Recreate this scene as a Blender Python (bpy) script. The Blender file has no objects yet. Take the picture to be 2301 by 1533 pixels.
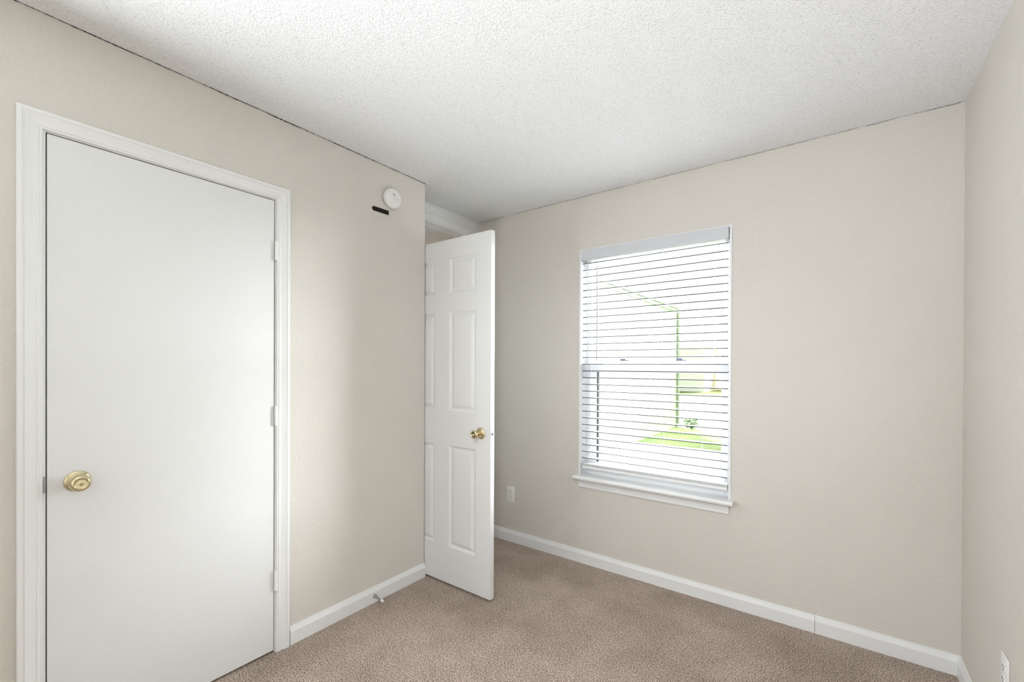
import bpy, bmesh, math, random
from mathutils import Vector, Matrix
random.seed(7)
C = bpy.context.scene.collection
SC = bpy.context.scene

# ------------------------------------------------------------------ camera
F_PX = 985.34
cam = bpy.data.cameras.new('camera')
cam.sensor_fit = 'HORIZONTAL'; cam.sensor_width = 36.0
cam.lens = F_PX * 36.0 / 2301.0
cam.shift_y = (825.67 - 766.5) / 2301.0
cam.clip_start = 0.02; cam.clip_end = 300
cam_o = bpy.data.objects.new('camera', cam); C.objects.link(cam_o)
fw = Vector((-0.5942495890569166, 0.8042720065666695, -0.0037370254091660905))
rt = Vector((0.8042620049564654, 0.5942610406163491, 0.004054995558660184))
up = Vector((-0.005482088023043338, 0.0005958681037877387, 0.99998479571047))
M = Matrix((rt, up, -fw)).transposed().to_4x4()
M.translation = Vector((0, 0, 1.31186))
cam_o.matrix_world = M
SC.camera = cam_o

# ------------------------------------------------------------------ world, sun, large lights, exposure
world = bpy.data.worlds.new('world'); SC.world = world
world.use_nodes = True
wn = world.node_tree.nodes; wl = world.node_tree.links
bg = wn['Background']
tc = wn.new('ShaderNodeTexCoord')
nz = wn.new('ShaderNodeTexNoise'); nz.inputs['Scale'].default_value = 1.6; nz.inputs['Detail'].default_value = 4
rp = wn.new('ShaderNodeValToRGB')
rp.color_ramp.elements[0].position = 0.3; rp.color_ramp.elements[0].color = (0.93, 0.915, 0.89, 1)
rp.color_ramp.elements[1].position = 0.7; rp.color_ramp.elements[1].color = (0.98, 0.965, 0.94, 1)
wl.new(tc.outputs['Generated'], nz.inputs['Vector']); wl.new(nz.outputs['Fac'], rp.inputs['Fac'])
wl.new(rp.outputs['Color'], bg.inputs['Color'])
bg.inputs['Strength'].default_value = 1.0

def sun(name, direction_to, strength, angle, color):
    l = bpy.data.lights.new(name, 'SUN'); l.energy = strength; l.angle = math.radians(angle); l.color = color
    o = bpy.data.objects.new(name, l); C.objects.link(o)
    o.rotation_euler = Vector(direction_to).to_track_quat('Z', 'Y').to_euler()
    o.location = (4, 8, 3)
    return o
def area(name, loc, aim, sx, sy, power, color, portal=False):
    l = bpy.data.lights.new(name, 'AREA'); l.shape = 'RECTANGLE'; l.size = sx; l.size_y = sy
    l.energy = power; l.color = color
    if portal: l.cycles.is_portal = True
    o = bpy.data.objects.new(name, l); C.objects.link(o); o.location = loc
    o.rotation_euler = (-Vector(aim)).to_track_quat('Z', 'Y').to_euler()
    return o
def sky_dir(az, el):          # azimuth east of the window wall's normal, elevation
    a, e = math.radians(az), math.radians(el)
    return (math.sin(a) * math.cos(e), math.cos(a) * math.cos(e), math.sin(e))
sun('hazy_sun', sky_dir(46, 7), 21, 36, (0.93, 0.975, 1.0))
sun('added_fill_sun_low', sky_dir(-45, 19), 88, 32, (0.91, 0.965, 1.0))  # added fill from the left, aimed in through the window
sun('added_fill_sun_high', sky_dir(20, 45), 28, 40, (0.91, 0.965, 1.0))  # second added fill, from higher up
area('window_daylight_portal', (-0.92, 2.86, 1.31), (0, -1, 0), 0.92, 1.5, 1.0, (1, 1, 1), portal=True)
# added unseen fill lamps: a soft panel at left, two spots by the camera
area('added_side_fill', (-1.92, -0.28, 1.4), (1, -0.05, 0.08), 0.6, 0.7, 44.0, (0.895, 0.952, 1.0))
def fill_spot(name, loc, aim, power, deg):
    l = bpy.data.lights.new(name, 'SPOT'); l.energy = power; l.shadow_soft_size = 0.14; l.spot_size = math.radians(deg); l.spot_blend = 1
    l.color = (0.895, 0.952, 1.0)
    o = bpy.data.objects.new(name, l); C.objects.link(o); o.location = loc
    o.rotation_euler = (-Vector(aim)).to_track_quat('Z', 'Y').to_euler()
fill_spot('added_soft_fill', (0, -0.15, 1.9), (-1.35, 2.7, -2.3), 66, 88)
fill_spot('added_ceiling_fill', (0, -0.15, 0.6), (-0.6, 2.2, 2.0), 56, 90)

vs = SC.view_settings
vs.view_transform = 'Standard'; vs.look = 'None'; vs.gamma = 1.0; vs.use_curve_mapping = False
vs.exposure = 0.21

# ------------------------------------------------------------------ materials
def mat(name, color, rough=0.5, metal=0.0, spec=0.5):
    m = bpy.data.materials.new(name); m.use_nodes = True
    b = m.node_tree.nodes['Principled BSDF']
    b.inputs['Base Color'].default_value = (*color, 1); b.inputs['Roughness'].default_value = rough
    b.inputs['Metallic'].default_value = metal; b.inputs['Specular IOR Level'].default_value = spec
    return m
def nodes(m): return m.node_tree.nodes, m.node_tree.links, m.node_tree.nodes['Principled BSDF']
def noise(n, l, scale, detail=2, rough=0.5, src=None, dist=0):
    t = n.new('ShaderNodeTexNoise'); t.inputs['Scale'].default_value = scale
    t.inputs['Detail'].default_value = detail; t.inputs['Roughness'].default_value = rough
    t.inputs['Distortion'].default_value = dist
    g = n.new('ShaderNodeNewGeometry'); l.new(g.outputs['Position'], t.inputs['Vector'])
    return t
def ramp(n, l, src, stops):
    r = n.new('ShaderNodeValToRGB'); cr = r.color_ramp
    while len(cr.elements) < len(stops): cr.elements.new(0.5)
    for e, (p, c) in zip(cr.elements, stops):
        e.position = p; e.color = (*c, 1) if len(c) == 3 else c
    l.new(src, r.inputs['Fac']); return r
def bump(n, l, b, height, strength, dist):
    bp = n.new('ShaderNodeBump'); bp.inputs['Strength'].default_value = strength
    bp.inputs['Distance'].default_value = dist; l.new(height, bp.inputs['Height'])
    l.new(bp.outputs['Normal'], b.inputs['Normal']); return bp

def painted(name, color, bump_scale=None, strength=0.3, dist=0.001, rough=0.5, var=0.03):
    m = mat(name, color, rough); n, l, b = nodes(m)
    t = noise(n, l, 1.7, 2)
    lo = tuple(c * (1 - var) for c in color); hi = tuple(min(1, c * (1 + var)) for c in color)
    r = ramp(n, l, t.outputs['Fac'], [(0.35, lo), (0.65, hi)]); l.new(r.outputs['Color'], b.inputs['Base Color'])
    if bump_scale:
        k = noise(n, l, bump_scale, 3, 0.55)
        r2 = ramp(n, l, k.outputs['Fac'], [(0.42, (0, 0, 0)), (0.62, (1, 1, 1))])
        bump(n, l, b, r2.outputs['Color'], strength, dist)
    return m
WALL = painted('textured_beige_wall', (0.702, 0.664, 0.608), 120, 0.55, 0.0013, 0.6, 0.012)
WHITE = painted('white_semigloss_paint', (0.83, 0.83, 0.82), 40, 0.06, 0.0005, 0.38, 0.01)
DOORW = painted('white_door_paint', (0.77, 0.77, 0.762), 30, 0.05, 0.0004, 0.42, 0.01)
BLINDW = mat('white_blind_vinyl', (0.88, 0.88, 0.88), 0.35)
VINYL = mat('white_window_vinyl', (0.86, 0.87, 0.89), 0.35)
DARK = mat('dark_gap', (0.02, 0.018, 0.016), 0.9, spec=0.1)
CLOSET = mat('unlit_closet', (0.12, 0.11, 0.10), 0.9)
EDGE = mat('painted_shade_slat_edge', (0.03, 0.03, 0.032), 0.6, spec=0.2)  # backlit darkness of the slat edges put into the colour
GASKET = mat('dark_gasket', (0.06, 0.065, 0.065), 0.7)
CORD = mat('white_cord', (0.62, 0.62, 0.60), 0.8)
BRASS = mat('polished_brass', (0.66, 0.57, 0.37), 0.14, 1.0)
BRASSD = mat('dark_keyway', (0.05, 0.035, 0.015), 0.5)
CHROME = mat('chrome', (0.42, 0.41, 0.40), 0.14, 1.0)
STEEL = mat('brushed_steel', (0.36, 0.36, 0.37), 0.45, 0.3)
RUBBER = mat('white_rubber', (0.85, 0.82, 0.80), 0.6)
PLASTIC = mat('white_plastic', (0.86, 0.855, 0.83), 0.4)
PLASTIC2 = mat('outlet_plastic', (0.90, 0.88, 0.81), 0.4)
SLOTD = mat('outlet_slot_dark', (0.05, 0.05, 0.045), 0.7)
PRINT = mat('grey_print', (0.28, 0.28, 0.28), 0.6)
BLUEG = mat('blue_grey_lock', (0.09, 0.09, 0.15), 0.5)

def ceiling_mat():
    m = mat('popcorn_ceiling', (0.88, 0.88, 0.88), 0.9, spec=0.1); n, l, b = nodes(m)
    a = noise(n, l, 130, 2, 0.6); c = noise(n, l, 260, 2, 0.6)
    ra = ramp(n, l, a.outputs['Fac'], [(0.36, (0, 0, 0)), (0.60, (1, 1, 1))])
    mx = n.new('ShaderNodeMath'); mx.operation = 'MULTIPLY_ADD'; mx.inputs[1].default_value = 0.5
    l.new(c.outputs['Fac'], mx.inputs[0]); l.new(ra.outputs['Color'], mx.inputs[2])
    bump(n, l, b, mx.outputs[0], 0.55, 0.004)
    # fine noise specks the white with grey
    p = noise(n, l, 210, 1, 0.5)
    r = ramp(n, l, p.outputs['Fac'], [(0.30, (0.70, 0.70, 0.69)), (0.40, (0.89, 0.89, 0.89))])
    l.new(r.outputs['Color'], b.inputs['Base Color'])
    return m
CEIL = ceiling_mat()
def carpet_mat():
    m = mat('brown_cut_pile_carpet', (0.4, 0.32, 0.26), 0.95, spec=0.05); n, l, b = nodes(m)
    a = noise(n, l, 200, 2, 0.6, dist=0.3)
    r = ramp(n, l, a.outputs['Fac'], [(0.31, (0.07, 0.046, 0.034)), (0.43, (0.32, 0.245, 0.20)), (0.54, (0.56, 0.455, 0.385)), (0.68, (0.86, 0.75, 0.66))])
    big = noise(n, l, 2.4, 3, 0.6)
    rb = ramp(n, l, big.outputs['Fac'], [(0.35, (0.76, 0.745, 0.73)), (0.62, (1.0, 1.0, 1.0))])
    mx = n.new('ShaderNodeMix'); mx.data_type = 'RGBA'; mx.blend_type = 'MULTIPLY'; mx.inputs['Factor'].default_value = 1
    l.new(r.outputs['Color'], mx.inputs['A']); l.new(rb.outputs['Color'], mx.inputs['B'])
    l.new(mx.outputs['Result'], b.inputs['Base Color'])
    bump(n, l, b, a.outputs['Fac'], 0.8, 0.006)
    return m
CARPET = carpet_mat()
def glass_mat():
    m = bpy.data.materials.new('window_glass'); m.use_nodes = True
    n, l = m.node_tree.nodes, m.node_tree.links; n.clear()
    o = n.new('ShaderNodeOutputMaterial'); t = n.new('ShaderNodeBsdfTransparent'); g = n.new('ShaderNodeBsdfGlossy')
    g.inputs['Roughness'].default_value = 0.02; t.inputs['Color'].default_value = (0.97, 0.98, 0.98, 1)
    f = n.new('ShaderNodeFresnel'); f.inputs['IOR'].default_value = 1.35
    x = n.new('ShaderNodeMixShader'); l.new(f.outputs[0], x.inputs[0]); l.new(t.outputs[0], x.inputs[1]); l.new(g.outputs[0], x.inputs[2])
    l.new(x.outputs[0], o.inputs['Surface']); return m
GLASS = glass_mat()
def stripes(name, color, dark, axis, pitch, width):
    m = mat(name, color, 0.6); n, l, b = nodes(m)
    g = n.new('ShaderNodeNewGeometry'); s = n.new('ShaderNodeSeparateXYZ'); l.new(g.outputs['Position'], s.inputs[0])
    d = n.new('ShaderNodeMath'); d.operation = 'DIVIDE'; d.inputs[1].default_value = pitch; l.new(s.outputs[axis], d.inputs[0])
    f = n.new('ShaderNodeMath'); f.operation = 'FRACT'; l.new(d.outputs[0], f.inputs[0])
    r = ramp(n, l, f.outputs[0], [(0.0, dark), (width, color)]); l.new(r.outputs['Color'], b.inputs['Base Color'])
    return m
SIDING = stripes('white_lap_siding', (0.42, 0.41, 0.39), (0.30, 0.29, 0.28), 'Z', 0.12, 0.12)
def grass_mat():
    m = mat('lawn_grass', (0.3, 0.5, 0.1), 0.9, spec=0.1); n, l, b = nodes(m)
    a = noise(n, l, 1.1, 4, 0.6)
    r = ramp(n, l, a.outputs['Fac'], [(0.35, (0.085, 0.12, 0.035)), (0.65, (0.15, 0.165, 0.058))]); l.new(r.outputs['Color'], b.inputs['Base Color'])
    return m
GRASS = grass_mat()
CONCRETE = painted('pale_concrete', (0.74, 0.735, 0.72), 60, 0.2, 0.002, 0.9, 0.03)
BEIGEH = painted('tan_house_siding', (0.74, 0.58, 0.34), 20, 0.1, 0.002, 0.8, 0.05)
ROOF = painted('grey_roof_shingle', (0.62, 0.61, 0.58), 20, 0.3, 0.01, 0.9, 0.1)
EAVE = mat('olive_grey_soffit', (0.26, 0.26, 0.23), 0.7)
DKMETAL = mat('dark_downspout_metal', (0.10, 0.10, 0.10), 0.5)
LEAF = painted('dark_green_leaf', (0.07, 0.14, 0.04), None, rough=0.7, var=0.3)
BARK = painted('brown_bark', (0.16, 0.11, 0.07), 30, 0.5, 0.01, 0.9, 0.2)

# ------------------------------------------------------------------ mesh helpers
def box(bm, x0, x1, y0, y1, z0, z1, bev=0.0):
    v = [bm.verts.new(p) for p in ((x0,y0,z0),(x1,y0,z0),(x1,y1,z0),(x0,y1,z0),(x0,y0,z1),(x1,y0,z1),(x1,y1,z1),(x0,y1,z1))]
    fs = [bm.faces.new([v[i] for i in q]) for q in ((0,3,2,1),(4,5,6,7),(0,1,5,4),(1,2,6,5),(2,3,7,6),(3,0,4,7))]
    if bev > 0:
        es = list({e for f in fs for e in f.edges})
        bmesh.ops.bevel(bm, geom=es, offset=bev, segments=2, profile=0.5, affect='EDGES')
    return fs
def lathe(bm, prof, origin, axis, seg=40, squash=None):
    """prof: (radius, height) pairs turned about axis through origin"""
    a = Vector(axis).normalized()
    t = Vector((0, 0, 1)) if abs(a.z) < 0.9 else Vector((1, 0, 0))
    u = a.cross(t).normalized(); w = a.cross(u)
    o = Vector(origin); rings = []
    for r, h in prof:
        if r <= 1e-6: rings.append([bm.verts.new(o + a * h)]); continue
        ring = []
        for k in range(seg):
            th = 2 * math.pi * k / seg; cu, cw = math.cos(th) * r, math.sin(th) * r
            if squash: cu *= squash[0]; cw *= squash[1]
            ring.append(bm.verts.new(o + a * h + u * cu + w * cw))
        rings.append(ring)
    for A, B in zip(rings, rings[1:]):
        for k in range(seg):
            k2 = (k + 1) % seg
            if len(A) == 1 and len(B) == 1: continue
            if len(A) == 1: bm.faces.new((A[0], B[k2], B[k]))
            elif len(B) == 1: bm.faces.new((A[k], A[k2], B[0]))
            else: bm.faces.new((A[k], A[k2], B[k2], B[k]))
def tube(bm, pts, r, seg=8):
    pts = [Vector(p) for p in pts]; rings = []
    for i, p in enumerate(pts):
        d = (pts[min(i + 1, len(pts) - 1)] - pts[max(i - 1, 0)]).normalized()
        t = Vector((0, 0, 1)) if abs(d.z) < 0.9 else Vector((1, 0, 0))
        u = d.cross(t).normalized(); w = d.cross(u)
        rr = r[i] if isinstance(r, (list, tuple)) else r
        rings.append([bm.verts.new(p + (u * math.cos(2*math.pi*k/seg) + w * math.sin(2*math.pi*k/seg)) * rr) for k in range(seg)])
    for A, B in zip(rings, rings[1:]):
        for k in range(seg): bm.faces.new((A[k], A[(k+1) % seg], B[(k+1) % seg], B[k]))
    bm.faces.new(rings[0][::-1]); bm.faces.new(rings[-1])
def sweep(bm, prof, frames, closed_prof=True):
    """prof: list of (a,b); frames: list of functions (a,b)->Vector"""
    rings = [[bm.verts.new(fr(a, b)) for a, b in prof] for fr in frames]
    n = len(prof)
    for A, B in zip(rings, rings[1:]):
        for k in range(n if closed_prof else n - 1):
            bm.faces.new((A[k], A[(k+1) % n], B[(k+1) % n], B[k]))
    bm.faces.new(rings[0][::-1]); bm.faces.new(rings[-1])
def obj(name, bm, m, parent=None, smooth=False):
    bmesh.ops.recalc_face_normals(bm, faces=bm.faces[:])
    me = bpy.data.meshes.new(name); bm.to_mesh(me); bm.free()
    for mm in (m if isinstance(m, (list, tuple)) else [m]): me.materials.append(mm)
    if smooth:
        for p in me.polygons: p.use_smooth = True
        if smooth == 'auto':
            me.set_sharp_from_angle(angle=math.radians(35))
    o = bpy.data.objects.new(name, me); C.objects.link(o)
    if parent is not None:
        o.parent = parent; o.matrix_parent_inverse = Matrix.Translation(-parent.location)
    return o
def tag(o, label, cat, group=None, kind=None):
    o['label'] = label; o['category'] = cat
    if group: o['group'] = group
    if kind: o['kind'] = kind
    return o
def thing(name, loc, label, cat, group=None, kind=None):
    o = bpy.data.objects.new(name, None); o.empty_display_size = 0.05; C.objects.link(o); o.location = loc
    return tag(o, label, cat, group, kind)
NB = bmesh.new

# ------------------------------------------------------------------ room dimensions
H = 2.44
XA, YB, XR, XC = -2.055, 2.633, 0.434, -2.29
YE = 1.8665                      # outside corner where the left wall ends
YBK = -1.25                      # rear wall, behind the camera
# closet opening in left wall
CY0, CY1, CZ = 0.236, 0.972, 2.066
# hall opening
OY0, OY1, OZ = 1.905, 2.478, 2.312
# window opening
WX0, WX1, WZ0, WZ1 = -1.372, -0.470, 0.560, 2.075

# ------------------------------------------------------------------ setting
bm = NB(); box(bm, -3.7, XR + 0.12, YBK - 0.12, YB + 0.17, -0.10, 0.0)
tag(obj('floor', bm, CARPET), 'brown speckled carpet covering the whole floor', 'floor', kind='structure')
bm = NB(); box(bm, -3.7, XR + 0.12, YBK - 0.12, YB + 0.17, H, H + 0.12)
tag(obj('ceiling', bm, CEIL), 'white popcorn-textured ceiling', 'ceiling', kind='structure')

t = 0.012
bm = NB()
box(bm, XA - 0.11, XA, YBK, CY0 - t, 0, H); box(bm, XA - 0.11, XA, CY1 + t, YE - 0.10, 0, H)
box(bm, XA - 0.11, XA, CY0 - t, CY1 + t, CZ + t, H)
box(bm, XC - 0.11, XA, YE - 0.10, YE, 0, H)
tag(obj('wall_left', bm, WALL), 'textured beige wall holding the flat white closet door', 'wall', kind='structure')
bm = NB()                       # recessed wall with the hall opening
box(bm, XC - 0.11, XC, YE, OY0 - t, 0, H); box(bm, XC - 0.11, XC, OY1 + t, YB, 0, H)
box(bm, XC - 0.11, XC, OY0 - t, OY1 + t, OZ + t, H)
tag(obj('wall_recess', bm, WALL), 'short recessed beige wall around the hall opening behind the panel door', 'wall', kind='structure')
bm = NB()                       # closet interior and hall shell
box(bm, -2.85, -2.80, -0.05, 1.30, 0, H); box(bm, -2.80, XA - 0.11, -0.10, -0.05, 0, H); box(bm, -2.80, XA - 0.11, 1.30, 1.35, 0, H)
tag(obj('wall_closet', bm, CLOSET), 'dark closet interior walls behind the flat white door', 'wall', kind='structure')
bm = NB()
box(bm, -3.60, -3.50, 1.50, YB, 0, H); box(bm, -3.50, XC - 0.11, 1.50, 1.62, 0, H)
tag(obj('wall_hall', bm, WALL), 'beige hallway walls seen above the open panel door', 'wall', kind='structure')
bm = NB()
box(bm, -3.60, WX0 - t, YB, YB + 0.17, 0, H); box(bm, WX1 + t, XR + 0.12, YB, YB + 0.17, 0, H)
box(bm, WX0 - t, WX1 + t, YB, YB + 0.17, WZ1 + t, H); box(bm, WX0 - t, WX1 + t, YB, YB + 0.17, 0, WZ0 - t)
tag(obj('wall_window', bm, WALL), 'textured beige wall holding the window', 'wall', kind='structure')
bm = NB(); box(bm, XR, XR + 0.12, YBK, YB, 0, H)
tag(obj('wall_right', bm, WALL), 'bright beige wall at the right edge of the room', 'wall', kind='structure')
bm = NB(); box(bm, XA - 0.11, XR + 0.12, YBK - 0.12, YBK, 0, H)
tag(obj('wall_rear', bm, WALL), 'beige wall behind the viewpoint', 'wall', kind='structure')

# cracked seam where walls meet the ceiling
def seam(name, p0, p1, r, label, keep=1.0, seed=1, step=0.006):
    rnd = random.Random(seed); p0, p1 = Vector(p0), Vector(p1); L = (p1 - p0).length; n = int(L / step)
    bm = NB(); run = []; rad = []
    drift = 0
    for i in range(n + 1):
        drift = drift * 0.9 + rnd.uniform(-1, 1) * 0.0006
        q = p0.lerp(p1, i / n) + Vector((0, 0, drift))
        if rnd.random() < 0.985 or keep >= 1:
            run.append(q); rad.append(r * rnd.uniform(0.45, 1.25))
        if (keep < 1 and rnd.random() < (1 - keep) * 0.08) or i == n:
            if len(run) > 2: tube(bm, run, rad, 5)
            run, rad = [], []
    return tag(obj(name, bm, DARK), label, 'ceiling crack', kind='structure')
seam('trim_1', (XA + 0.0008, -0.9, H - 0.0008), (XA + 0.0008, YE, H - 0.0008), 0.0020, 'thin dark crack between the left wall and ceiling', 1.0, 3)
seam('trim_2', (XC + 0.02, YB - 0.0003, H - 0.0002), (XR, YB - 0.0003, H - 0.0002), 0.0009, 'faint crack between the window wall and ceiling', 0.6, 5)

# baseboards: profile (out, z)
BP = [(0, 0), (0.013, 0), (0.013, 0.060), (0.0115, 0.064), (0.006, 0.078), (0.0045, 0.084), (0, 0.085)]
def baseboard(name, label, frames):
    bm = NB(); sweep(bm, BP, frames)
    o = obj(name, bm, WHITE); tag(o, label, 'baseboard', kind='structure'); return o
o = 0.0
baseboard('baseboard_left', 'white baseboard between closet door casing and corner', [
    lambda a, z: Vector((XA + a, 1.031, z)), lambda a, z: Vector((XA + a, YE + 0.003, z))])
baseboard('baseboard_rear', 'white baseboard on left wall before the closet door', [
    lambda a, z: Vector((XA + a, YBK, z)), lambda a, z: Vector((XA + a, 0.177, z))])
baseboard('baseboard_window', 'white baseboard under the window, left of its joint', [
    lambda a, z: Vector((-0.0783, YB - a, z)), lambda a, z: Vector((XC + 0.016, YB - a, z))])
baseboard('baseboard_window_2', 'white baseboard on the window wall, right of its joint', [
    lambda a, z: Vector((XR - a, YB - a, z)), lambda a, z: Vector((-0.0768, YB - a, z))])
baseboard('baseboard_right', 'white baseboard along the right wall', [
    lambda a, z: Vector((XR - a, YBK, z)), lambda a, z: Vector((XR - a, YB - a, z))])

# ------------------------------------------------------------------ door casings
# profile: (s from inner edge outwards, thickness)
CP = [(0.0, 0.0), (0.0, 0.006), (0.002, 0.0085), (0.007, 0.0085), (0.009, 0.0105), (0.013, 0.0110), (0.0145, 0.0095), (0.022, 0.0105),
      (0.034, 0.0140), (0.040, 0.0160), (0.0415, 0.0140), (0.044, 0.0140), (0.0455, 0.0165), (0.0550, 0.0165), (0.0572, 0.0145), (0.0572, 0.0)]
def casing(bm, x, y0, y1, z1, z0=0.0):
    """legs and head in the plane X=x, facing +X, mitred"""
    frames = [lambda s, t_: Vector((x + t_, y0 - s, z0)), lambda s, t_: Vector((x + t_, y0 - s, z1 + s)),
              lambda s, t_: Vector((x + t_, y1 + s, z1 + s)), lambda s, t_: Vector((x + t_, y1 + s, z0))]
    sweep(bm, CP, frames)

# --- closet door (door_1)
d1 = thing('door_1', (XA, 0.604, 0), 'flat white closet door, closed, in the left wall', 'door', kind='structure')
bm = NB(); box(bm, XA - 0.0352, XA - 0.0002, 0.2470, 0.9610, 0.010, 2.0570, 0.0012)
obj('door_slab', bm, DOORW, d1)
bm = NB()
box(bm, XA - 0.11, XA, CY0 - t + 0.0005, 0.2440, 0, CZ + t - 0.0005); box(bm, XA - 0.11, XA, 0.9645, CY1 + t - 0.0005, 0, CZ + t - 0.0005)
box(bm, XA - 0.11, XA, 0.2440, 0.9645, 2.0605, CZ + t - 0.0005)
box(bm, XA - 0.050, XA - 0.0365, 0.2440, 0.2560, 0, 2.0605); box(bm, XA - 0.050, XA - 0.0365, 0.9525, 0.9645, 0, 2.0605); box(bm, XA - 0.050, XA - 0.0365, 0.256, 0.9525, 2.0485, 2.0605)
obj('door_jamb', bm, WHITE, d1)
bm = NB(); box(bm, XA - 0.036, XA - 0.012, 0.2441, 0.2469, 0.0, 2.0604); box(bm, XA - 0.036, XA - 0.012, 0.9611, 0.9644, 0.0, 2.0604); box(bm, XA - 0.036, XA - 0.010, 0.2469, 0.9611, 2.0571, 2.0604)
obj('shadow_gap', bm, DARK, d1)
bm = NB(); casing(bm, XA, CY0 + 0.001, CY1 - 0.003, CZ - 0.002)
obj('door_casing', bm, WHITE, d1)
def hinge_bm(y, z0, z1):
    bm = NB(); R = 0.0062; x = XA + 0.0070
    n = 5; hgt = (z1 - z0 - 0.004) / n
    prof = [(0, 0.0), (0.0045, 0.0005), (0.0050, 0.002)]
    for k in range(n):
        a = 0.002 + k * hgt
        prof += [(R, a + 0.0004), (R, a + hgt - 0.0006), (R * 0.86, a + hgt)]
    prof += [(0.005, z1 - z0 - 0.001), (0, z1 - z0)]
    lathe(bm, prof, (x, y, z0), (0, 0, 1), 16)
    box(bm, XA + 0.0001, XA + 0.0030, y - 0.002, y + 0.0085, z0 + 0.002, z1 - 0.002)
    box(bm, XA + 0.0001, XA + 0.0075, y - 0.0015, y + 0.0015, z0 + 0.002, z1 - 0.002)
    return bm
for z0, z1 in ((1.785, 1.875), (1.034, 1.125), (0.282, 0.376)):
    obj('hinge', hinge_bm(0.9655, z0, z1), WHITE, d1, 'auto')
bm = NB(); box(bm, XA - 0.020, XA + 0.0004, 0.2375, 0.2445, 0.893, 0.947); box(bm, XA + 0.0001, XA + 0.0022, 0.2358, 0.2445, 0.897, 0.943)
obj('strike_plate', bm, STEEL, d1)
# knob
KY, KZ = 0.3185, 0.917
bm = NB(); lathe(bm, [(0, 0.0), (0.0345, 0.0), (0.0345, 0.002), (0.0325, 0.0045), (0.026, 0.0075), (0.018, 0.010), (0.0145, 0.012), (0.0, 0.012)], (XA - 0.0002, KY, KZ), (1, 0, 0), 48)
rose = obj('knob_rose', bm, BRASS, d1, True)
bm = NB()
lathe(bm, [(0.0125, 0.010), (0.0122, 0.015), (0.0150, 0.019), (0.0215, 0.024), (0.0262, 0.030), (0.0282, 0.037), (0.0282, 0.044), (0.0265, 0.051),
           (0.0230, 0.0555), (0.0195, 0.0578), (0.0182, 0.0582), (0.0172, 0.0570), (0.0162, 0.0552), (0.0140, 0.0545), (0.0060, 0.0550), (0.0035, 0.0556), (0.0, 0.0557)],
      (XA, KY, KZ), (1, 0, 0), 48)
kn = obj('door_knob', bm, BRASS, d1, True)
bm = NB(); lathe(bm, [(0, 0.0552), (0.0017, 0.0552), (0.0017, 0.0562), (0, 0.0562)], (XA, KY, KZ), (1, 0, 0), 12)
obj('release_hole', bm, BRASSD, kn)

# --- hall opening trim + open six-panel door (door_2)
d2 = thing('door_2', (XC, 1.90, 0), 'white six-panel door standing open beside the corner', 'door', kind='structure')
tr = thing('trim_3', (XC, 2.2, 0), 'white casing around the hall opening behind the panel door', 'door casing', kind='structure')
bm = NB()
box(bm, XC - 0.11, XC, OY0 - t + .0005, OY0, 0, OZ + t - .0005); box(bm, XC - 0.11, XC, OY1, OY1 + t - .0005, 0, OZ + t - .0005)
box(bm, XC - 0.11, XC, OY0, OY1, OZ, OZ + t - .0005)
box(bm, XC - 0.070, XC - 0.045, OY0, OY1, OZ - 0.010, OZ); box(bm, XC - 0.070, XC - 0.045, OY1 - 0.010, OY1, 0, OZ - .010)
obj('opening_jamb', bm, WHITE, tr)
bm = NB(); frames = [lambda s, t_: Vector((XC + t_, 1.8725, OZ + 0.004 + s)), lambda s, t_: Vector((XC + t_, OY1 + 0.004 + s, OZ + 0.004 + s)), lambda s, t_: Vector((XC + t_, OY1 + 0.004 + s, 0))]
sweep(bm, CP, frames)
obj('opening_casing', bm, WHITE, tr)
bm = NB(); box(bm, XC + 0.0002, XC + 0.009, YE + 0.001, YB - 0.001, OZ + 0.0615, H - 0.0015); box(bm, XC + 0.0002, XC + 0.009, OY1 + 0.0615, YB - 0.001, 0.0, OZ + 0.0615)
box(bm, XC + 0.009, XC + 0.015, YE + 0.001, YB - 0.001, H - 0.012, H - 0.0015)
obj('filler_board', bm, WHITE, tr)

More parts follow.
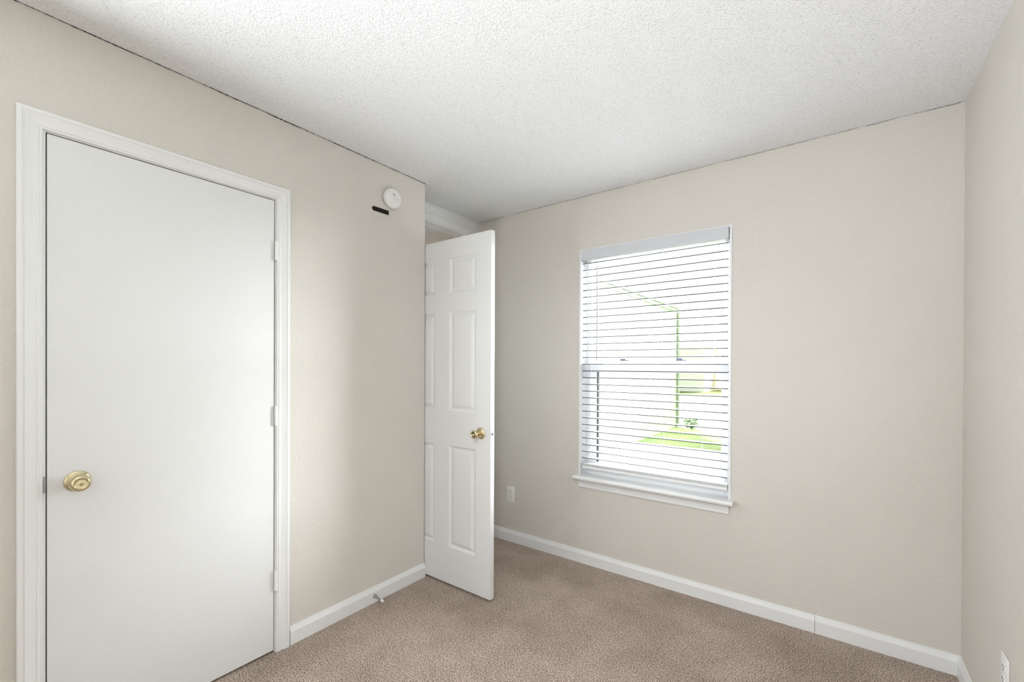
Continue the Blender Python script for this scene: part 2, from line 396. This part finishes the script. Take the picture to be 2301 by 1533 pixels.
DY0, DY1 = 1.8722, 1.9030            # front face toward the viewer, back face
DX0, DX1, DZ0, DZ1 = -2.272, -1.5272, 0.016, 2.0599
def panel_door_bm():
    bm = NB()
    xs = [(-2.178, -1.968), (-1.847, -1.637)]
    zs = [(0.232, 0.838), (1.043, 1.632), (1.738, 1.950)]
    rects = [(x0, x1, z0, z1) for z0, z1 in zs for x0, x1 in xs]
    gx = sorted({DX0, DX1, *[v for x in xs for v in x]}); gz = sorted({DZ0, DZ1, *[v for z in zs for v in z]})
    for side in (0, 1):
        y = DY0 if side == 0 else DY1; s = 1 if side == 0 else -1
        for i in range(len(gx) - 1):
            for j in range(len(gz) - 1):
                x0, x1, z0, z1 = gx[i], gx[i+1], gz[j], gz[j+1]
                if (x0, x1, z0, z1) in rects:
                    # depth steps of the moulded panel: (inset, depth)
                    st = [(0, 0), (0.004, 0.0015), (0.013, 0.0085), (0.020, 0.0085), (0.036, 0.0025), (0.040, 0.0020)]
                    rings = []
                    for ins, dp in st:
                        rings.append([bm.verts.new((a, y + s * dp, b)) for a, b in ((x0+ins, z0+ins), (x1-ins, z0+ins), (x1-ins, z1-ins), (x0+ins, z1-ins))])
                    for A, B in zip(rings, rings[1:]):
                        for k in range(4): bm.faces.new((A[k], A[(k+1)%4], B[(k+1)%4], B[k]))
                    bm.faces.new(rings[-1])
                else:
                    bm.faces.new([bm.verts.new((a, y, b)) for a, b in ((x0, z0), (x1, z0), (x1, z1), (x0, z1))])
    for q in (((DX0,DY0,DZ0),(DX0,DY1,DZ0),(DX0,DY1,DZ1),(DX0,DY0,DZ1)), ((DX1,DY0,DZ0),(DX1,DY1,DZ0),(DX1,DY1,DZ1),(DX1,DY0,DZ1)),
              ((DX0,DY0,DZ0),(DX1,DY0,DZ0),(DX1,DY1,DZ0),(DX0,DY1,DZ0)), ((DX0,DY0,DZ1),(DX1,DY0,DZ1),(DX1,DY1,DZ1),(DX0,DY1,DZ1))):
        bm.faces.new([bm.verts.new(p) for p in q])
    bmesh.ops.remove_doubles(bm, verts=bm.verts[:], dist=1e-5)
    return bm
obj('door_slab', panel_door_bm(), DOORW, d2)
for z in (0.30, 1.05, 1.80):
    bm = NB(); lathe(bm, [(0, 0), (0.006, 0.001), (0.006, 0.088), (0, 0.089)], (DX0 - 0.006, DY1 + 0.004, z), (0, 0, 1), 14)
    box(bm, DX0 - 0.003, DX0 - 0.0002, DY1 - 0.028, DY1 + 0.004, z + .001, z + 0.088)
    obj('hinge', bm, STEEL, d2, 'auto')
def hall_knob(y, s):
    bm = NB(); lathe(bm, [(0, 0), (0.0325, 0), (0.0325, 0.002), (0.0305, 0.005), (0.022, 0.0085), (0.014, 0.011), (0, 0.011)], (-1.599, y, 0.932), (0, s, 0), 48)
    obj('knob_rose', bm, BRASS, d2, True)
    bm = NB(); lathe(bm, [(0.0115, 0.009), (0.0105, 0.016), (0.0115, 0.026), (0.0150, 0.036), (0.0205, 0.046), (0.0235, 0.053), (0.0238, 0.058), (0.0222, 0.0625),
                          (0.0190, 0.0650), (0.0165, 0.0655), (0.0150, 0.0645), (0.0142, 0.0625), (0.0138, 0.0605), (0, 0.0605)], (-1.599, y, 0.932), (0, s, 0), 48)
    k = obj('door_knob', bm, BRASS, d2, True)
    bm = NB(); lathe(bm, [(0.0128, 0.0606), (0.0128, 0.0612), (0.0080, 0.0612), (0.0080, 0.0606)], (-1.599, y, 0.932), (0, s, 0), 32)
    obj('keyway', bm, BRASSD, k)
hall_knob(DY0 - 0.0001, -1); hall_knob(DY1 + 0.0001, 1)
bm = NB(); box(bm, DX1 + 0.0001, DX1 + 0.0012, DY0 + 0.004, DY1 - 0.004, 0.904, 0.960, 0.0004)
lp = obj('latch_plate', bm, WHITE, d2)
bm = NB()
pts = [(DX1 + 0.001, DY0 + 0.008), (DX1 + 0.010, DY0 + 0.012), (DX1 + 0.010, DY0 + 0.020), (DX1 + 0.001, DY0 + 0.020)]
sweep(bm, pts, [lambda a, b: Vector((a, b, 0.925)), lambda a, b: Vector((a, b, 0.941))])
obj('latch_bolt', bm, STEEL, lp)

# ------------------------------------------------------------------ window (setting) and blind
w1 = thing('window_1', (-0.92, YB + 0.08, WZ0), 'white double-hung vinyl window in the beige wall', 'window', kind='structure')
bm = NB()                       # white jamb liner, edges a hair proud of the wall
y0 = YB - 0.0035
box(bm, WX0 - t + .0005, WX0, y0, YB + 0.168, WZ0, WZ1); box(bm, WX1, WX1 + t - .0005, y0, YB + 0.168, WZ0, WZ1)
box(bm, WX0 - t + .0005, WX1 + t - .0005, y0 + 0.003, YB + 0.168, WZ1, WZ1 + t - .0005)
obj('jamb_liner', bm, VINYL, w1)
FY0, FY1 = YB + 0.070, YB + 0.160
bm = NB()
fwid = 0.040
box(bm, WX0, WX0 + fwid, FY0, FY1, WZ0 + .02, WZ1, 0.002); box(bm, WX1 - fwid + 0.006, WX1, FY0, FY1, WZ0 + .02, WZ1, 0.002)
box(bm, WX0 + fwid, WX1 - fwid + .006, FY0, FY1, WZ1 - 0.045, WZ1); box(bm, WX0 + fwid, WX1 - fwid + .006, FY0, FY1, WZ0 + .02, WZ0 + 0.055)
box(bm, WX0, WX0 + 0.010, FY0 - 0.006, FY0, WZ0 + .02, WZ1); box(bm, WX0 + 0.022, WX0 + 0.027, FY0 - 0.004, FY0, WZ0 + .02, WZ1)
obj('window_frame', bm, VINYL, w1)
def sash(name, x0, x1, z0, z1, ya, yb, side, bot, top, edge_mat):
    bm = NB()
    box(bm, x0, x0 + side[0], ya, yb, z0, z1, 0.0015); box(bm, x1 - side[1], x1, ya, yb, z0, z1, 0.0015)
    box(bm, x0 + side[0], x1 - side[1], ya, yb, z0, z0 + bot, 0.0015); box(bm, x0 + side[0], x1 - side[1], ya, yb, z1 - top, z1, 0.0015)
    s = obj(name, bm, VINYL, w1)
    gy = (ya + yb) / 2
    bm = NB(); box(bm, x0 + side[0] + .0002, x1 - side[1] - .0002, gy - 0.002, gy + 0.002, z0 + bot + .0002, z1 - top - .0002)
    obj('window_pane', bm, GLASS, s)
    bm = NB(); w = edge_mat; gx0, gx1, gz0, gz1 = x0 + side[0], x1 - side[1], z0 + bot, z1 - top
    box(bm, gx0 + .0001, gx0 + w, ya + 0.004, gy - 0.0021, gz0, gz1)
    obj('glazing_gasket', bm, GASKET, s)
    return s
UP = sash('upper_sash', WX0 + fwid, WX1 - fwid + 0.006, 1.318, WZ1 - 0.045, YB + 0.118, YB + 0.146, (0.014, 0.012), 0.030, 0.014, 0.0035)
LO = sash('lower_sash', WX0 + fwid - 0.004, WX1 - fwid + 0.008, WZ0 + 0.055, 1.345, YB + 0.082, YB + 0.114, (0.040, 0.022), 0.052, 0.072, 0.014)
bm = NB(); box(bm, WX0 + 0.060, WX1 - 0.050, YB + 0.0795, YB + 0.0822, 1.288, 1.312, 0.001)
obj('lift_ledge', bm, VINYL, LO)
for x in (-1.105, -0.748):
    bm = NB(); box(bm, x - 0.030, x + 0.030, YB + 0.084, YB + 0.112, 1.3452, 1.3500, 0.0015)
    lathe(bm, [(0, 0.0), (0.011, 0.0), (0.011, 0.007), (0.009, 0.009), (0, 0.009)], (x - 0.006, YB + 0.098, 1.3500), (0, 0, 1), 16)
    box(bm, x - 0.028, x + 0.006, YB + 0.088, YB + 0.095, 1.3505, 1.360, 0.002)
    obj('sash_lock', bm, BLUEG, LO)
# stool (inner sill) and apron
bm = NB(); SZ = 0.5855
prof = [(0.0, SZ - 0.024), (0.050, SZ - 0.024), (0.056, SZ - 0.020), (0.0585, SZ - 0.012), (0.056, SZ - 0.004), (0.050, SZ), (0.0, SZ)]
sweep(bm, prof, [lambda a, z: Vector((-1.403, YB - a, z)), lambda a, z: Vector((-0.441, YB - a, z))])
box(bm, WX0 - t + .0005, WX1 + t - .0005, YB + 0.0001, FY0 + 0.02, SZ - 0.024, SZ)
obj('window_sill', bm, WHITE, w1)
bm = NB()
prof = [(0.0002, 0.503), (0.009, 0.503), (0.013, 0.508), (0.013, 0.514), (0.010, 0.519), (0.0115, 0.535), (0.014, 0.545), (0.017, 0.552), (0.017, SZ - 0.0245), (0.0002, SZ - 0.0245)]
sweep(bm, prof, [lambda a, z: Vector((-1.379, YB - a, z)), lambda a, z: Vector((-0.466, YB - a, z))])
obj('window_apron', bm, WHITE, w1)

bl = thing('window_blind', (-0.92, YB, 0.62), 'white horizontal slat blind covering the window, slat edges coloured dark as backlit shade', 'blind')
BX0, BX1 = WX0 + 0.007, WX1 - 0.007
bm = NB()
sweep(bm, [(0.0095, 2.020), (0.0095, 2.0775), (0.0065, 2.0790), (0.0005, 2.0790), (0.0005, 2.0165), (0.0065, 2.0165)],
      [lambda a, z: Vector((WX0 + 0.002, YB - a, z)), lambda a, z: Vector((WX1 - 0.004, YB - a, z))])
box(bm, WX0 + 0.002, WX0 + 0.006, YB + .0005, YB + 0.02, 2.0175, 2.074); box(bm, WX1 - 0.007, WX1 - 0.004, YB + .0005, YB + 0.02, 2.0175, 2.074)
obj('valance', bm, mat('grey_white_valance', (0.64, 0.65, 0.68), 0.45), bl)
bm = NB(); box(bm, WX0 + 0.007, WX1 - 0.010, YB + 0.004, YB + 0.052, 2.014, 2.0735, 0.002)
obj('headrail', bm, BLINDW, bl)
bm = NB(); SLY0, SLY1, TH = YB + 0.008, YB + 0.056, 0.0046
PITCH = 0.0446; zs = [1.9925 - PITCH * k for k in range(30)]
zs = [z for z in zs if z > 0.69]
for z in zs:
    # gently crowned slat; its room-side edge is coloured dark to stand for backlit shade
    cr = 0.0012; yy = [SLY0, SLY0 + 0.012, (SLY0 + SLY1) / 2, SLY1 - 0.012, SLY1]; dz = [0, cr * .75, cr, cr * .75, 0]
    A = []; B = []
    for x in (BX0, BX1):
        A.append([bm.verts.new((x, y, z + d + TH / 2)) for y, d in zip(yy, dz)])
        B.append([bm.verts.new((x, y, z + d - TH / 2)) for y, d in zip(yy, dz)])
    for k in range(4):
        bm.faces.new((A[0][k], A[1][k], A[1][k+1], A[0][k+1])); bm.faces.new((B[0][k], B[0][k+1], B[1][k+1], B[1][k]))
        for e in (0, 1): bm.faces.new((A[e][k], A[e][k+1], B[e][k+1], B[e][k]))
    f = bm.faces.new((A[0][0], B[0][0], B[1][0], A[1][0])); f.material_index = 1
    bm.faces.new((A[0][4], A[1][4], B[1][4], B[0][4]))
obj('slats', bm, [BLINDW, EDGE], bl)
bm = NB(); box(bm, BX0, BX1, SLY0, SLY1, 0.628, 0.646, 0.003)
for dz in (0.6485, 0.6535, 0.6585): box(bm, BX0, BX1, SLY0 + .001, SLY1, dz, dz + 0.0032)
obj('bottom_rail', bm, BLINDW, bl)
for x in (-1.248, -1.036, -0.839, -0.619):
    bm = NB()
    for dy in (SLY0 - 0.0012, SLY1 + 0.0012): tube(bm, [(x, dy, 0.640), (x, dy, 2.015)], 0.0007, 5)
    for z in zs: tube(bm, [(x, SLY0 - 0.0012, z - 0.0032), (x, SLY1 + 0.0012, z - 0.0032)], 0.0005, 4)
    obj('ladder_cord', bm, CORD, bl)
bm = NB(); tube(bm, [(-1.322, YB + 0.002, 2.012), (-1.3225, YB + 0.0025, 1.6), (-1.323, YB + 0.003, 1.34)], 0.0022, 6)
obj('tilt_wand', bm, CORD, bl)
bm = NB(); tube(bm, [(-0.545, YB + 0.003, 2.012), (-0.545, YB + 0.003, 1.2)], 0.0008, 5)
obj('lift_cord', bm, CORD, bl)

# ------------------------------------------------------------------ small things on the walls
sd = thing('smoke_detector', (XA, 1.605, 2.262), 'round white smoke detector high on the left wall', 'smoke detector')
bm = NB(); lathe(bm, [(0, 0.0), (0.050, 0.0), (0.050, 0.006), (0, 0.006)], (XA, 1.605, 2.262), (1, 0, 0), 48)
obj('mounting_base', bm, mat('grey_base', (0.35, 0.34, 0.31), 0.6), sd, 'auto')
bm = NB(); lathe(bm, [(0, 0.0061), (0.0555, 0.0061), (0.0570, 0.008), (0.0575, 0.020), (0.0565, 0.027), (0.0535, 0.0315), (0.047, 0.0340), (0.030, 0.0350), (0.0, 0.0355)], (XA, 1.605, 2.262), (1, 0, 0), 56)
obj('cover', bm, PLASTIC, sd, True)
bm = NB(); fx = XA + 0.0354
def arc(bm, cy, cz, r, a0, a1, wd, x=fx, n=10):
    for k in range(n):
        q = []
        for a, rr in ((k, r), (k + 1, r), (k + 1, r + wd), (k, r + wd)):
            th = math.radians(a0 + (a1 - a0) * a / n); q.append((cy + rr * math.cos(th), cz + rr * math.sin(th)))
        lo = [bm.verts.new((x, y, z)) for y, z in q]; hi = [bm.verts.new((x + 0.0005, y, z)) for y, z in q]
        bm.faces.new(hi); bm.faces.new(lo[::-1])
        for i in range(4): bm.faces.new((lo[i], lo[(i+1)%4], hi[(i+1)%4], hi[i]))
for r in (0.004, 0.0085, 0.013): arc(bm, 1.601, 2.270, r, 40, 140, 0.0017)
lathe(bm, [(0, 0), (0.0022, 0), (0.0022, 0.0005), (0, 0.0005)], (fx, 1.601, 2.270), (1, 0, 0), 12)
obj('signal_mark', bm, PRINT, sd)
bm = NB(); arc(bm, 1.606, 2.256, 0.0075, -180, 180, 0.0006, fx, 24); tube(bm, [(fx, 1.611, 2.250), (fx - .0006, 1.638, 2.240)], 0.0006, 5); tube(bm, [(fx, 1.613, 2.257), (fx - .001, 1.640, 2.259)], 0.0005, 5)
obj('test_button', bm, mat('pale_grey_plastic', (0.62, 0.62, 0.60), 0.5), sd)

bm = NB()                       # black slot-shaped plate under the detector
pts = [(1.592, 2.166), (1.592, 2.191)]
n = 12
for k in range(n + 1):
    th = math.radians(90 + 180 * k / n); pts.append((1.4935 + 0.0125 * math.cos(th), 2.1775 + 0.0125 * math.sin(th)))
sweep(bm, pts, [lambda y, z: Vector((XA + 0.0001, y, z)), lambda y, z: Vector((XA + 0.0016, y, z))])
tag(obj('black_slot_plate', bm, DARK), 'small black slot-shaped strip on the wall below the smoke detector', 'wall plate')

def outlet(loc, rot, label, m_plate):
    root = thing('wall_outlet', (0, 0, 0), label, 'electrical outlet', 'electrical outlets on the walls')
    bm = NB(); box(bm, -0.035, 0.035, -0.0055, -0.0003, -0.0575, 0.0575, 0.002)
    obj('cover_plate', bm, m_plate, root, 'auto')
    for z in (-0.0195, 0.0195):
        bm = NB(); lathe(bm, [(0, 0), (0.0165, 0), (0.0160, 0.0016), (0, 0.0016)], (0, -0.0056, z), (0, -1, 0), 24, (1.0, 0.85))
        rec = obj('receptacle', bm, m_plate, root, 'auto')
        bm = NB()
        box(bm, -0.0075, -0.0053, -0.0078, -0.0070, z - 0.001, z + 0.008); box(bm, 0.0053, 0.0075, -0.0078, -0.0070, z - 0.0, z + 0.007)
        lathe(bm, [(0, 0), (0.0028, 0), (0.0028, 0.0008), (0, 0.0008)], (0, -0.0070, z - 0.0075), (0, -1, 0), 10)
        arc_n = None
        obj('outlet_slots', bm, SLOTD, rec)
    bm = NB(); lathe(bm, [(0, 0), (0.0032, 0), (0.0028, 0.0010), (0, 0.0012)], (0, -0.0055, 0), (0, -1, 0), 12)
    obj('screw', bm, m_plate, root)
    root.location = loc; root.rotation_euler = (0, 0, rot)
    return root
outlet((-1.950, YB, 0.352), 0.0, 'off-white duplex outlet low on the window wall beside the open door', PLASTIC2)
outlet((XR, 2.022, 0.352), -math.pi / 2, 'white duplex outlet at the bottom of the right wall', PLASTIC)

ds = thing('door_stop', (XA + 0.013, 1.497, 0.037), 'flared chrome door stop with white tip on the left baseboard', 'door stop')
bm = NB(); dirv = (1, 0.0, -0.10)
lathe(bm, [(0, 0.0002), (0.0115, 0.0002), (0.0118, 0.002), (0.0095, 0.007), (0.0070, 0.016), (0.0052, 0.030), (0.0044, 0.050), (0.0044, 0.058), (0, 0.058)], (XA + 0.0132, 1.497, 0.037), dirv, 28)
obj('stop_body', bm, CHROME, ds, 'auto')
bm = NB(); lathe(bm, [(0, 0.056), (0.0062, 0.056), (0.0072, 0.058), (0.0074, 0.070), (0.0062, 0.073), (0, 0.0735)], (XA + 0.0132, 1.497, 0.037), dirv, 24)
obj('rubber_tip', bm, RUBBER, ds, 'auto')

# ------------------------------------------------------------------ outside
GZ = -0.15
bm = NB(); box(bm, -40, 40, 8.2, 60, GZ - 0.2, GZ)
tag(obj('lawn', bm, GRASS), 'bright green lawn outside beyond the neighbouring wall', 'lawn', kind='structure')
bm = NB(); box(bm, -40, 40, YB + 0.171, 8.2, GZ - 0.2, GZ + 0.005)
tag(obj('patio', bm, CONCRETE), 'pale concrete ground outside below the window', 'patio', kind='structure')

nh = thing('neighbouring_house', (-5.5, 8.6, GZ), 'white-sided neighbouring house wing with sloping-away eave outside the window', 'house')
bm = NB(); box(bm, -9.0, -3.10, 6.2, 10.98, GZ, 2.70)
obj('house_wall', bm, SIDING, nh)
bm = NB()
vs_ = [(-9.05, 2.701), (-3.05, 2.701), (-3.05, 2.75), (-6.05, 4.0), (-9.05, 2.75)]
sweep(bm, vs_, [lambda x, z: Vector((x, 6.1, z)), lambda x, z: Vector((x, 11.03, z))])
obj('roof', bm, mat('pale_shingle', (0.72, 0.71, 0.68), 0.9), nh)
bm = NB(); box(bm, -3.0985, -3.07, 6.2, 11.0, 2.62, 2.69)
obj('frieze_board', bm, EAVE, nh)
bm = NB(); tube(bm, [(-3.07, 10.93, GZ + 0.02), (-3.07, 10.93, 2.60), (-3.07, 10.95, 2.66)], 0.03, 8)
obj('downspout', bm, mat('grey_downspout', (0.30, 0.30, 0.29), 0.5), nh)

fh = thing('distant_house', (-4.5, 32, GZ), 'pale tan distant house beyond the lawn', 'house')
bm = NB(); box(bm, -5.4, 3.0, 30.0, 36.0, GZ, 2.3); obj('house_wall', bm, BEIGEH, fh)
bm = NB(); sweep(bm, [(29.6, 2.3), (36.4, 2.3), (33.0, 4.6)], [lambda y, z: Vector((-5.8, y, z)), lambda y, z: Vector((3.4, y, z))])
obj('roof', bm, ROOF, fh)
bm = NB(); box(bm, -4.6, -3.9, 29.97, 30.0, 0.7, 1.7); obj('house_window', bm, mat('house_glass', (0.5, 0.5, 0.5), 0.2), fh)
gh = thing('grey_distant_house', (-9, 28, GZ), 'pale grey distant house wall left of the tan one', 'house')
bm = NB(); box(bm, -13.0, -6.0, 26.5, 31.0, GZ, 2.4); obj('house_wall', bm, mat('pale_grey_siding', (0.76, 0.75, 0.72), 0.8), gh)
bm = NB(); sweep(bm, [(26.1, 2.4), (31.4, 2.4), (28.8, 4.4)], [lambda y, z: Vector((-13.4, y, z)), lambda y, z: Vector((-5.8, y, z))])
obj('roof', bm, ROOF, gh)

def leaf_ball(bm, c, r, n, size, rnd, squash=0.8):
    for _ in range(n):
        d = Vector((rnd.gauss(0, 1), rnd.gauss(0, 1), rnd.gauss(0, 1))).normalized() * r * rnd.uniform(0.45, 1)
        d.z *= squash; p = Vector(c) + d
        a = Vector((rnd.uniform(-1, 1), rnd.uniform(-1, 1), rnd.uniform(-1, 1))).normalized(); b = a.orthogonal().normalized()
        s = size * rnd.uniform(0.6, 1.2)
        bm.faces.new([bm.verts.new(p + a * s), bm.verts.new(p + b * s * .5), bm.verts.new(p - a * s), bm.verts.new(p - b * s * .5)])
hg = thing('added_shade_hedge', (-0.1, 12.5, GZ), 'tall dark hedge added out of view right of the lawn to block the suns', 'hedge')  # unseen hedge added to keep the suns off the visible yard
rnd = random.Random(9); bm = NB()
for k in range(14):
    yc = 8.7 + k * 0.72; r0 = rnd.uniform(0.62, 0.74); hh = rnd.uniform(5.4, 6.2)
    lathe(bm, [(0, 0.0), (r0 * .8, 0.1), (r0, 0.9), (r0 * .97, 2.4), (r0 * .85, hh * .65), (r0 * .5, hh * .88), (0, hh)], (-0.1 + rnd.uniform(-.06, .06), yc, GZ), (0, 0, 1), 18)
for v in bm.verts: v.co += Vector((rnd.uniform(-.05, .05), rnd.uniform(-.05, .05), rnd.uniform(-.05, .05)))
hf = obj('foliage', bm, LEAF, hg)
sh = thing('shrub', (-2.70, 10.75, GZ), 'small dark shrub at the corner of the neighbouring house', 'shrub')
rnd = random.Random(4); bm = NB(); leaf_ball(bm, (-2.72, 10.75, GZ + 0.13), 0.17, 150, 0.035, rnd); obj('foliage', bm, LEAF, sh)
bm = NB()
for k in range(5): tube(bm, [(-2.72, 10.75, GZ), (-2.72 + rnd.uniform(-.1, .1), 10.75 + rnd.uniform(-.1, .1), GZ + 0.15)], 0.006, 5)
obj('stem', bm, BARK, sh)

# point light added to brighten the hall, out of sight behind the wall
hl = bpy.data.lights.new('added_hall_fill', 'POINT'); hl.energy = 4.0; hl.shadow_soft_size = 0.12; hl.color = (1, 0.97, 0.92)
ho = bpy.data.objects.new('added_hall_fill', hl); C.objects.link(ho); ho.location = (-3.1, 1.85, 1.9)
